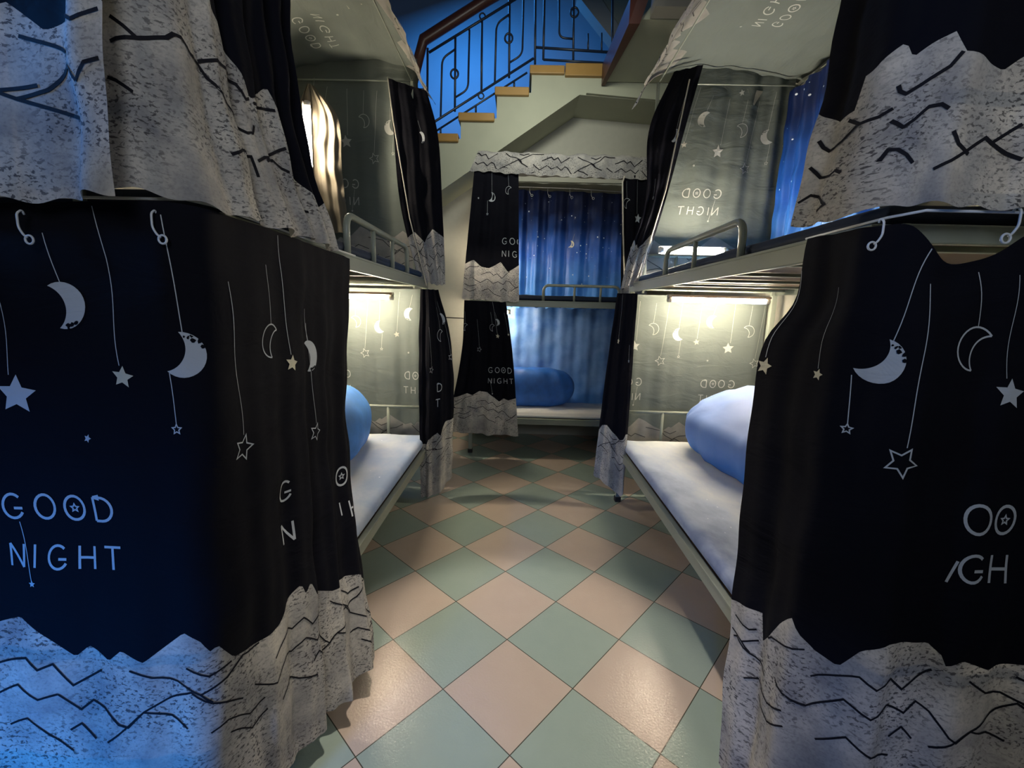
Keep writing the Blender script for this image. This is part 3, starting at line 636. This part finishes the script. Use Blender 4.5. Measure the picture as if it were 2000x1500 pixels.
# ------------------------------------------------------------------ bunk frames
def bunk(name, label, W, L, H, zl, zu, loc, rz, aisle=1, tops=True, guard=None, footbar=.61, feet=.0, slats=6, gh=.12, canopy_z=2.47):
    """local frame: x across (aisle side at x=0, wall side at x=W), y along 0..L"""
    E = empty(name, loc, rz); tag(E, label, 'bunk bed', 'steel bunk beds')
    E.scale = (1, 1, 1); sx = aisle
    X = lambda x: sx*x
    def pt(nm, fn, mt=M_STEEL, smooth=False):
        bm = bmesh.new(); fn(bm); return link(nm, bm, mt, E, smooth)
    q = .017
    for i, (x, y) in enumerate(((q, q), (W-q, q), (q, L-q), (W-q, L-q))):
        top = canopy_z; ix = .055 if x < W/2 else -.03; iy = .03 if y < L/2 else -.04
        o = pt('post', lambda bm: (box(bm, (X(x)-q*.9, y-q*.9, .03), (X(x)+q*.9, y+q*.9, zu+.02), .003), box(bm, (X(x+ix)-.008, y+iy-.008, zu-.03), (X(x+ix)+.008, y+iy+.008, top), .002)))
        bm = bmesh.new(); box(bm, (X(x)-q*1.15, y-q*1.15, 0), (X(x)+q*1.15, y+q*1.15, .035), .004); link('foot_cap', bm, M_RUBBER, o)
    for z in (zl, zu):
        for x in (0.012, W-.012):
            pt('side_rail', lambda bm: (box(bm, (X(x)-.010, .03, z-.025), (X(x)+.010, L-.03, z+.025), .003), box(bm, (X(x)-.013, .03, z+.018), (X(x)+.013, L-.03, z+.026), .002)))
        for y in (.012, L-.012):
            pt('end_rail', lambda bm: box(bm, (X(.03), y-.010, z-.012), (X(W-.03), y+.010, z+.022), .003))
        for k in range(slats):
            y = .12+(L-.24)*k/(slats-1)
            pt('slat', lambda bm: box(bm, (X(.02), y-.009, z-.010), (X(W-.02), y+.009, z+.002), .002))
        pt('bed_board', lambda bm: box(bm, (X(.025), .03, z+.004), (X(W-.025), L-.03, z+.014)), M_BOARD)
    for y in (.017, L-.017):     # end frames: bar with a short upright
        for z in (zl+.27, zu+.19):
            pt('end_bar', lambda bm: tube(bm, [(X(.02), y, z), (X(W-.02), y, z)], .010, 8), smooth=True)
            pt('end_upright', lambda bm: tube(bm, [(X(W*.30), y, z-(.25 if z < 1 else .17)), (X(W*.30), y, z)], .010, 8), smooth=True)
    if guard:
        y0, y1, ups = guard
        pt('guard_rail', lambda bm: tube(bm, fillet([(X(.012), y0, zu+.02), (X(.012), y0, zu+gh), (X(.012), y1, zu+gh), (X(.012), y1, zu+.02)], .05), .0115, 10), smooth=True)
        for y in ups: pt('guard_upright', lambda bm: tube(bm, [(X(.012), y, zu+.02), (X(.012), y, zu+gh)], .0095, 8), smooth=True)
    # thin canopy frame
    ca, cb, cc, cd = .072, W-.047, .047, L-.057
    for a, b in (((ca, cc), (ca, cd)), ((cb, cc), (cb, cd)), ((ca, cc), (cb, cc)), ((ca, cd), (cb, cd))):
        pt('canopy_tube', lambda bm: tube(bm, [(X(a[0]), a[1], canopy_z), (X(b[0]), b[1], canopy_z)], .004, 6), smooth=True)
    return E
LX, RX = -.572, .652
bunk('bunk_bed', 'grey-green steel bunk bed on the left of the aisle, hung with dark curtains', .885, 1.87, 0, .32, 1.365, (LX, .82, 0), 0, -1, guard=(.65, 1.41, (.91, 1.16)), gh=.155)
bunk('bunk_bed', 'steel bunk bed right of the aisle, rolled blue quilt on its lower berth', .885, 1.85, 0, .335, 1.37, (RX, .82, 0), 0, 1, guard=(.54, 1.23, (.90,)), gh=.135)
bunk('bunk_bed', 'steel bunk bed standing crosswise at the far end, with blue curtains', .62, 1.90, 0, .29, 1.275, (-.42, 3.52, 0), -math.pi/2, -1, guard=(.60, 1.21, (.85, 1.06)), gh=.15, slats=6, canopy_z=2.36)

# ------------------------------------------------------------------ mattresses, pillows, quilt
def soft_box(name, label, a, b, mt, r=.03, wob=.006, cat='mattress', nx=24, ny=44, axis_v='y'):
    """padded slab with rounded edges, uv across it"""
    a = Vector(a); b = Vector(b); s = b-a; verts = []; uvs = []; faces = []
    me = bpy.data.meshes.new(name); bm = bmesh.new(); ul = None
    rnd = random.Random(hash(label) % 1000 if False else len(label))
    ph = [rnd.uniform(0, 6) for _ in range(6)]
    def prof(k, n, L):  # returns position along, and drop factor
        e = min(k, n-k)/n*L
        return max(0, 1-e/r) if e < r else 0
    grid = {}
    for top in (1, 0):
        for i in range(nx+1):
            for j in range(ny+1):
                # denser near the border
                fu = .5-.5*math.cos(math.pi*i/nx); fv = .5-.5*math.cos(math.pi*j/ny)
                x = a.x+s.x*fu; y = a.y+s.y*fv; du = min(fu, 1-fu)*s.x; dv = min(fv, 1-fv)*s.y
                e = min(du, dv); rr = min(r, s.z/2); k = 0 if e >= rr else rr-math.sqrt(max(0, rr*rr-(rr-e)**2))
                z = (b.z-k) if top else (a.z+k)
                if top and e > .0: z += wob*(math.sin(x*17+ph[0]+2*math.sin(y*5+ph[1]))*math.sin(y*11+ph[2])+.5*math.sin(x*31+y*23+ph[3]))*min(1, e/.05)
                grid[(top, i, j)] = bm.verts.new((x, y, z))
    for top in (1, 0):
        for i in range(nx):
            for j in range(ny):
                f = [grid[(top, i, j)], grid[(top, i+1, j)], grid[(top, i+1, j+1)], grid[(top, i, j+1)]]
                bm.faces.new(f if top else f[::-1])
    brd = [(i, 0) for i in range(nx)]+[(nx, j) for j in range(ny)]+[(i, ny) for i in range(nx, 0, -1)]+[(0, j) for j in range(ny, 0, -1)]
    for k in range(len(brd)):
        p, q_ = brd[k], brd[(k+1) % len(brd)]
        bm.faces.new((grid[(0, *p)], grid[(0, *q_)], grid[(1, *q_)], grid[(1, *p)]))
    uvl = bm.loops.layers.uv.new('UVMap')
    for f in bm.faces:
        for l in f.loops: l[uvl].uv = ((l.vert.co.y-a.y)/1.0, (l.vert.co.x-a.x)/s.x) if axis_v == 'x' else ((l.vert.co.x-a.x), (l.vert.co.y-a.y)/s.y)
    o = link(name, bm, mt, smooth=True)
    return tag(o, label, cat)
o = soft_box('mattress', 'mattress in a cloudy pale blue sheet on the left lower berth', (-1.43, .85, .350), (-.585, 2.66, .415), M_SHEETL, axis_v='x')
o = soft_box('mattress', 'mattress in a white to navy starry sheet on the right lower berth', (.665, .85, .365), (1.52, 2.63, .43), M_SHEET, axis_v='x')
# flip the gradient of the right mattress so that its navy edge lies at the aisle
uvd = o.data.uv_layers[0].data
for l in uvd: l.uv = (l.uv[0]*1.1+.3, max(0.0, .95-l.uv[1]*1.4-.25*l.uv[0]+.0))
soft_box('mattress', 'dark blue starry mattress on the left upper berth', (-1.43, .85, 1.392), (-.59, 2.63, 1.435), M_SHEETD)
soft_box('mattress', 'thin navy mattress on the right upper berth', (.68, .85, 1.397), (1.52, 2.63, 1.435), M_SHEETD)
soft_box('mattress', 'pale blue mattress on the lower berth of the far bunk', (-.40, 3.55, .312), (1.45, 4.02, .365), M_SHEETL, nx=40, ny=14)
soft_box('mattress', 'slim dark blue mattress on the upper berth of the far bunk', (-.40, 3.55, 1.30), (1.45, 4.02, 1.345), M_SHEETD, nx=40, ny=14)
def pillow(name, label, c, L, Wd, Ht, rz, mt, cat='pillow', fold=.010, tilt=0, ridge=0, flat=.35):
    bm = bmesh.new(); nu, nv = 56, 30; g = {}
    sp = lambda v, p: math.copysign(abs(v)**p, v)
    for i in range(nu):
        for j in range(nv+1):
            u = 2*math.pi*i/nu; v = -math.pi/2+math.pi*j/nv
            cv, sv = sp(math.cos(v), .62), sp(math.sin(v), .9)
            x = L/2*sp(math.cos(u), .62)*cv; y = Wd/2*sp(math.sin(u), .62)*cv; z = Ht/2*sv
            z += fold*math.sin(x*46+2.2*math.sin(y*13))*math.cos(v)*(.4+abs(math.sin(u)))*.7 if z > -Ht*.2 else 0
            if z > 0: z *= 1-ridge*min(1, abs(2*x/L-.15))**1.4
            x += fold*.6*math.sin(y*38+3*z); y += fold*.8*math.sin(x*42+9*z)
            if z < -Ht*flat: z = -Ht*flat+(z+Ht*flat)*.15
            g[(i, j)] = bm.verts.new((x, y, z+Ht*flat+.15*Ht*(.5-flat)))
    for i in range(nu):
        for j in range(nv):
            bm.faces.new((g[(i, j)], g[((i+1) % nu, j)], g[((i+1) % nu, j+1)], g[(i, j+1)]))
    bmesh.ops.remove_doubles(bm, verts=bm.verts, dist=.0004)
    o = link(name, bm, mt, smooth=True); o.location = c; o.rotation_euler = (0, tilt, rz)
    return tag(o, label, cat)
pillow('pillow', 'plump blue pillow at the wall side of the left lower berth', (-1.06, 2.20, .417), .50, .60, .42, .15, M_PILLOW, fold=.006, flat=.42, ridge=.35)
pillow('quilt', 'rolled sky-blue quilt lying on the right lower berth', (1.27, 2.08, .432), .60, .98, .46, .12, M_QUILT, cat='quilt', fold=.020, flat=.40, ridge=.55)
pillow('pillow', 'blue pillow on the lower berth of the far bunk against the pale blue curtain', (.12, 3.86, .366), .78, .28, .36, 0, M_PILLOWF, fold=.010, flat=.45)

# ------------------------------------------------------------------ tube lamps
def lamp(label, p0, p1, up=(0, 0, 1), mt=None):
    p0, p1 = Vector(p0), Vector(p1); E = empty('tube_lamp', tuple((p0+p1)/2)); tag(E, label, 'tube lamp')
    T = -E.location; d = (p1-p0).normalized(); up = Vector(up)
    bm = bmesh.new(); tube(bm, [p0+d*.02, p1-d*.02], .0135, 14); o = link('light_tube', bm, mt or M_TUBE, smooth=True); rel(o, E)
    bm = bmesh.new()
    w = d.cross(up).normalized()
    c = [bm.verts.new(p+w*a+up*b) for p in (p0, p1) for a, b in ((-.021, .0135), (.021, .0135), (.015, .027), (-.015, .027))]
    for f in ((0, 1, 2, 3), (4, 5, 6, 7), (0, 1, 5, 4), (1, 2, 6, 5), (2, 3, 7, 6), (3, 0, 4, 7)): bm.faces.new([c[i] for i in f])
    rel(link('batten', bm, M_CAP), E)
    for q0, q1 in ((p0, p0+d*.022), (p1-d*.022, p1)):
        bm = bmesh.new(); tube(bm, [q0, q1], .0155, 12); rel(link('end_cap', bm, M_CAP, smooth=True), E)
    return E
lamp('glowing tube lamp under the upper berth at the far end of the left bunk', (-1.36, 2.5, at(700, 579, 'y', 2.5).z), (at(768, 579, 'y', 2.5).x, 2.5, at(700, 579, 'y', 2.5).z))
lamp('glowing tube lamp under the upper berth at the far end of the right bunk', (at(1304, 585, 'y', 2.5).x, 2.5, at(1400, 587, 'y', 2.5).z), (at(1503, 585, 'y', 2.5).x, 2.5, at(1400, 587, 'y', 2.5).z))
lamp('bright tube lamp low in the right upper berth behind the guard rail', (at(1288, 489, 'y', 2.5).x, 2.5, at(1350, 489, 'y', 2.5).z), (at(1420, 489, 'y', 2.5).x, 2.5, at(1350, 489, 'y', 2.5).z), up=(0, 1, 0), mt=M_TUBEU)
lamp('upright glowing tube lamp beside a crumpled drape in the left upper berth', tuple(at(605, 334, 'y', 2.41)), tuple(at(600, 198, 'y', 2.41)), up=(-.7, .71, 0), mt=M_TUBEL)
lamp('tube lamp of the far lower berth, hidden behind its flared dark curtain', (-.37, 3.80, 1.20), (-.09, 3.80, 1.20), mt=M_TUBE)
lamp('tube lamp of the far upper berth, hidden behind its dark left curtain', (-.33, 3.80, 1.50), (-.33, 3.80, 1.80), up=(-1, 0, 0), mt=M_TUBEF)
# wires, cords, hooks
def cord(name, label, pts, r, mt, cat, fil=0, group=None):
    bm = bmesh.new(); pts = [Vector(p) for p in pts]; tube(bm, fillet(pts, fil) if fil else pts, r, 6)
    return tag(link(name, bm, mt, smooth=True), label, cat, group)
cord('curtain_wire', 'thin wire carrying the lower curtain of the left bunk', [(-1.46, .757, 1.390), (-.575, .757, 1.392), (-.552, .79, 1.390), (-.551, 1.45, 1.384)], .0025, M_WHITE, 'wire')
cord('curtain_wire', 'thin wire carrying the lower curtain of the right bunk', [(.628, 1.0, 1.392), (.638, .80, 1.396), (.66, .752, 1.398), (1.53, .750, 1.398)], .0025, M_WHITE, 'wire')
cord('curtain_wire', 'thin white wire with clips at the back of the far upper berth', [(-.25, 4.055, 2.31), (.45, 4.05, 2.30), (1.1, 4.055, 2.27)], .004, M_WHITE, 'wire')
cord('tie_cord', 'pale cord slanting down beside the gathered curtain of the left upper berth', [at(757, 150, 'y', 2.54), at(768, 235, 'y', 2.53), at(800, 425, 'y', 2.51), at(833, 558, 'y', 2.51)], .0032, M_CORD, 'cord')
cord('tie_cord', 'pale cord slanting down beside the gathered curtain of the right upper berth', [at(1347, 155, 'y', 2.54), at(1300, 372, 'y', 2.52), at(1247, 545, 'y', 2.50)], .0035, M_CORD, 'cord')
cord('tie_cord', 'thin pale cord hanging at the right front corner of the far bunk', [Vector((.80, 3.545, 2.358)), at(1216, 356, 'y', 3.44), at(1217, 450, 'y', 3.44), at(1220, 562, 'y', 3.44)], .006, M_CORD, 'cord')
cord('wall_cable', 'thin black cable across the cream wall left of the far bunk', [(-1.3, 4.142, 1.15), (-.66, 4.142, 1.135), (-.40, 4.142, 1.13)], .005, M_RUBBER, 'cable')
def hook(label, p, side=1, s=1.0, group='curtain hooks', tilt=0, pull=(0, -1)):
    """p: point on the wire; the hook curls over it and carries an eyelet"""
    p = Vector(p); E = empty('curtain_hook', tuple(p)); tag(E, label, 'curtain hook', group)
    fx, fy = pull; F = Vector((fx, fy, 0)).normalized()*.010*s; R_ = Vector((-fy, fx, 0)).normalized()*side
    pts = [Vector((0, 0, -.002))-F*.4, Vector((0, 0, .006))*s, F+Vector((0, 0, -.002))*s, F-R_*.001*s+Vector((0, 0, -.030))*s, F+R_*.007*s+Vector((0, 0, -.044))*s, F+R_*.014*s+Vector((0, 0, -.050))*s]
    bm = bmesh.new(); tube(bm, fillet(pts, .008*s), .0022*s, 8); link('hook_wire', bm, M_WHITE, E, True)
    c = F+R_*.018*s+Vector((0, 0, -.054))*s
    bm = bmesh.new(); tube(bm, [c+R_*.0085*s*math.cos(k*math.pi/8)+Vector((0, 0, .0085*s*math.sin(k*math.pi/8))) for k in range(16)], .0022*s, 8, True); link('eyelet', bm, M_WHITE, E, True)
    return E
def wp(x, y, yy): v = at(x, y, 'y', yy); return (v.x, v.y, v.z)
hook('pale curtain hook near the corner of the left bunk under the layered mountain cloth', wp(303, 416, .735), 1, .8)
hook('curtain hook with eyelet at the far left edge', wp(43, 416, .725), 1, .8)
hook('bluish curtain hook with eyelet on the near corner of the right bunk', wp(1720, 432, .745), -1, .75)
hook('curtain hook at the right edge under the mountain cloth', wp(1984, 410, .745), -1, .85)
for i, (x, w) in enumerate(((1035, 'leftmost'), (1070, 'second from the left'), (1113, 'third from the left'), (1155, 'rightmost'))):
    v = at(x, 368+i*2, 'y', 4.045)
    hook('small white clip, %s of four on the far upper blue curtain' % w, (v.x, 4.05, v.z), 1, 1.1, 'clips on the far blue curtain')

# ------------------------------------------------------------------ curtains
C_ = curtain
bL = [(-.1, .80), (0, .78), (.10, .83), (.2, .79), (.3, .81), (.428, .774), (.475, .761), (.586, .839), (.612, .817), (.658, .842), (.688, .817), (.735, .838), (.812, .780), (.845, .80), (.862, .828), (.876, .822), (.906, .872), (.98, .892), (1.05, .896), (1.10, .865), (1.14, .843), (1.152, .875), (1.18, .860), (1.199, .904), (1.26, .925), (1.319, .952), (1.40, .962), (1.464, .970), (1.506, .983), (1.56, 1.01), (1.6, 1.04)]
C_('curtain', 'large dark GOOD NIGHT curtain hiding the near half of the left lower berth', D['LNl'], hB=.785, template=False, bound=bL, a0=.47,
   prints=[('bigstar', .531, .326, 1.0), ('moon', .637, .17), ('star', .739, .291), ('moon2', .848, .252), ('pend', .829, .383), ('ostar', .969, .443, .9), ('omoon', 1.08, .235), ('dot', .654, .404), ('text', .470, .588, 1.0),
           ('G', 1.095, .615, .95), ('N', 1.098, .720, .95), ('O*', 1.468, .695, 1.1), ('I', 1.468, .785, .8), ('H', 1.505, .800, 1.0), ('star', 1.148, .290), ('moon', 1.272, .283), ('ostar', 1.289, .487, .8), ('tiny', .518, .687),
           ('bigstar', -.07, .33), ('moon', .05, .17), ('text', -.08, .585), ('moon2', .28, .25), ('star', .17, .30), ('dot', .30, .42)], group='dark curtains printed with moons, stars and mountains')
G_ = 'dark curtains printed with moons, stars and mountains'
bA = [(-.1, .76), (.1, .78), (.3, .73), (.45, .80), (.55, .77), (.60, .81), (.646, .80), (.684, .783), (.718, .755), (.735, .70), (.75, .69)]
C_('curtain', 'grey mountain-printed curtain end hanging at the top left corner of the photo', D['LNuA'], hB=.76, template=False, bound=[(a, b) for a, b in bA if a < .72]+[(.75, .79)], a0=.35, group=G_, ink_w=.0055, rid=[[(0.5,0.886),(0.55,0.904),(0.6,0.893),(0.655,0.862),(0.668,0.862),(0.7,0.895)],[(0.7,0.895),(0.72,0.872),(0.744,0.866)],[(0.55,0.904),(0.62,0.925),(0.67,0.94)],[(0.56,0.815),(0.62,0.835),(0.68,0.858)],[(0.67,0.803),(0.7,0.815),(0.744,0.8)]]+[[(.05,.86),(.15,.82),(.25,.88),(.35,.83),(.45,.9),(.584,.886)]])
bB = [(0, .62), (.1, .58), (.2, .60), (.3, .62), (.381, .674), (.422, .695), (.479, .755), (.509, .794), (.57, .775), (.624, .744), (.68, .86), (.74, .93), (.80, .97), (.85, .94)]
C_('curtain', 'dark curtain with broad grey mountain hem, near half of the left upper berth', D['LNuB'], hB=.70, template=False, bound=bB, a0=-.05, group=G_, ink_w=.006, rid=[[(0.162,0.773),(0.183,0.787),(0.2,0.801)],[(0.158,0.812),(0.17,0.808),(0.2,0.801),(0.239,0.787),(0.249,0.776),(0.262,0.773),(0.285,0.787),(0.33,0.787),(0.345,0.805),(0.383,0.833),(0.477,0.865),(0.496,0.861),(0.509,0.844)],[(0.332,0.783),(0.373,0.769),(0.415,0.769),(0.469,0.78),(0.49,0.801),(0.52,0.791)],[(0.141,0.865),(0.153,0.869),(0.181,0.886)],[(0.352,0.936),(0.394,0.918),(0.469,0.911),(0.473,0.95)],[(0.518,0.801),(0.62,0.787),(0.731,0.78)],[(0.481,0.918),(0.513,0.904),(0.588,0.893),(0.643,0.915)],[(0.516,0.911),(0.633,0.861)],[(0.726,0.911),(0.752,0.89)],[(0.645,0.971),(0.726,0.978)]])
bR = [(0, .85), (.02, .843), (.085, .83), (.087, .895), (.117, .861), (.147, .804), (.176, .77), (.189, .796), (.218, .822), (.254, .83), (.283, .778), (.323, .748), (.424, .760), (.45, .78), (.458, .80), (.485, .783), (.551, .804), (.626, .791), (.75, .76), (.9, .81), (1.1, .77), (1.3, .80)]
C_('curtain', 'large black moon and star curtain hiding the near half of the right lower berth', D['RNl'], hB=.80, template=False, bound=bR, a0=.27, group=G_,
   prints=[('moon2', .251, .239, 1.05, .35), ('omoon', .424, .209, 1.05), ('bigstar', .492, .283, .75), ('pend', .218, .37), ('ostar', .303, .413, .9, .15), ('star', .020, .278, 1.0), ('star', .153, .278, .6), ('OO', .445, .535, .95), ('GH', .452, .628, .95), ('I', .427, .632, .9, .25), ('moon', .70, .2), ('text', 1.0, .58), ('moon2', .95, .3)])
bU = [(0, .81), (.015, .822), (.048, .844), (.09, .84), (.095, .787), (.117, .787), (.156, .765), (.171, .794), (.205, .78), (.232, .773), (.247, .808), (.286, .819), (.325, .83), (.358, .805), (.45, .78), (.6, .82), (.8, .77), (1.2, .8)]
C_('curtain', 'black curtain with mottled mountain hem, near half of the right upper berth', D['RNu'], hB=.80, template=False, bound=bU, a0=.0, group=G_, ink_w=.006, rid=[[(0.156,0.833),(0.159,0.844),(0.168,0.851),(0.192,0.844),(0.232,0.826),(0.244,0.808)],[(0.081,0.854),(0.108,0.872),(0.138,0.876),(0.153,0.869)],[(0.018,0.869),(0.027,0.886),(0.039,0.897),(0.075,0.89),(0.102,0.872)],[(0.153,0.89),(0.171,0.908),(0.189,0.9),(0.211,0.883),(0.232,0.883),(0.244,0.893)],[(0.153,0.961),(0.159,0.943),(0.171,0.947),(0.186,0.961),(0.198,0.978)],[(0.012,0.922),(0.033,0.95),(0.069,0.954),(0.084,0.947),(0.102,0.957)],[(0.006,1.0),(0.024,0.986),(0.042,0.993),(0.081,1.014),(0.045,1.025)],[(0.238,0.993),(0.262,0.982),(0.292,0.961),(0.319,0.939),(0.331,0.947),(0.373,0.915)],[(0.256,0.932),(0.268,0.954),(0.295,0.968)],[(0.331,0.947),(0.364,0.961),(0.388,0.971)]],
   prints=[('moon', .3, .35)])
C_('curtain', 'lamplit curtain with mirrored moons closing the far end of the left lower berth', D['LFl'], hB=.81, a0=-.04, group=G_)
C_('curtain', 'lamplit curtain with mirrored GOOD NIGHT closing the far end of the right lower berth', D['RFl'], hB=.81, a0=.15, group=G_)
C_('curtain', 'dark curtain with mirrored GOOD NIGHT closing the far end of the left upper berth', D['LFu'], hB=.93, a0=.39, group=G_)
C_('curtain', 'grey-lit curtain with mirrored GOOD NIGHT closing the far end of the right upper berth', D['RFu'], hB=.945, a0=.346, prints=[('tri', .245, .165), ('dot', .33, .15, 2.2)], group=G_)
C_('curtain', 'gathered dark curtain at the far aisle corner of the left lower berth', D['LBl'], hB=.90, a0=-.18, template=False, bound=[(0, .93), (.1, .935), (.13, .90), (.22, .874), (.24, .90), (.295, .83), (.38, .84)], prints=[('ostar', .158, .457, .7), ('D', .21, .60), ('T', .20, .70), ('moon', .322, .161, .8), ('omoon', .270, .257), ('ostar', .36, .40, .7)], group=G_)
C_('curtain', 'narrow gathered dark curtain at the far aisle corner of the right lower berth', D['RBl'], hB=.82, a0=-.22, template=False, bound=[(0, .86), (.03, .815), (.088, .80), (.16, .83), (.24, .861), (.29, .85), (.322, .83), (.36, .85)], prints=[('star', .126, .261, .9), ('pend', .307, .371, .9), ('text', .42, .6)], group=G_)
C_('curtain', 'dark curtain bunched at the far aisle corner of the left upper berth', D['LBu'], hB=.83, a0=-.25, template=False, bound=[(0, .84), (.1, .80), (.2, .86), (.25, .82), (.32, .78), (.45, .82)], prints=[('moon', .28, .30, .8)], group=G_)
C_('curtain', 'dark curtain bunched at the far aisle corner of the right upper berth', D['RBu'], hB=.86, a0=-.32, template=False, prints=[('moon2', .26, .32, .8), ('pend', .12, .62)], group=G_)
C_('canopy_cloth', 'printed cloth canopy over the left upper berth, mirrored letters on its underside', D['LC'], hB=.88, template=False, prints=[('text', 1.53, .46, 1.1), ('tri', 1.42, .74), ('dot', 1.55, .62)], a0=1.30, group='canopy cloths', cat='canopy')
C_('canopy_cloth', 'printed cloth stretched as a canopy over the right upper berth, bluish mountain fringe', D['RC'], hB=.84, template=False, prints=[('text', .40, .50, 1.1), ('dot', .38, .62)], a0=.2, group='canopy cloths', cat='canopy')
C_('curtain', 'starry deep blue curtain on the wall side of the right upper berth', D['RBlue'], mats=[M_BLUEC], group='starry blue curtains')
C_('drape', 'crumpled pale cloth glowing beside the upright lamp in the left upper berth', D['LDrape'], mats=[M_LINING], cat='drape')
C_('valance', 'mountain-printed valance across the top of the far bunk', D['FV'], hB=.545, all_mount=True, template=False, cat='valance', ink_w=.006)
C_('curtain', 'dark curtain with pale mountain hem at the left of the far upper berth', D['FuL'], hB=.70, a0=.18, template=False, bound=[(0, .70), (.024, .685), (.062, .665), (.126, .715), (.188, .724), (.277, .669), (.336, .745), (.42, .685)], prints=[('moon2', .177, .19, .85), ('pend', .149, .315), ('omoon', .330, .134, .8), ('dot', .06, .20), ('text', .285, .56)], group=G_)
C_('curtain', 'plain dark curtain at the right end of the far upper berth', D['FuR'], hB=.80, a0=.1, group=G_)
C_('curtain', 'starry blue curtain at the back of the far upper berth', D['FuB'], mats=[M_BLUEC, M_PRINTY], prints=[('moon', .80, .45, .8, .5)], group='starry blue curtains')
C_('curtain', 'flared dark curtain with GOOD NIGHT letters at the left of the far lower berth', D['FlL'], hB=.79, a0=.24, template=False, bound=[(0, .83), (.06, .81), (.103, .785), (.15, .80), (.2, .765), (.27, .77), (.32, .81), (.366, .85), (.40, .82), (.44, .83), (.5, .81)], prints=[('omoon', .316, .219, .8), ('moon', .37, .173, .7), ('ostar', .172, .404, .7), ('star', .363, .288, 1.0), ('star', .479, .273, .6), ('text', .27, .625, .95), ('omoon', .02, .22, .8), ('tiny', .31, .78)], group=G_)
C_('curtain', 'pale blue curtain at the back of the far lower berth', D['FlB'], mats=[M_BLUEL], group='starry blue curtains')
# crescent moon printed on the far blue curtain
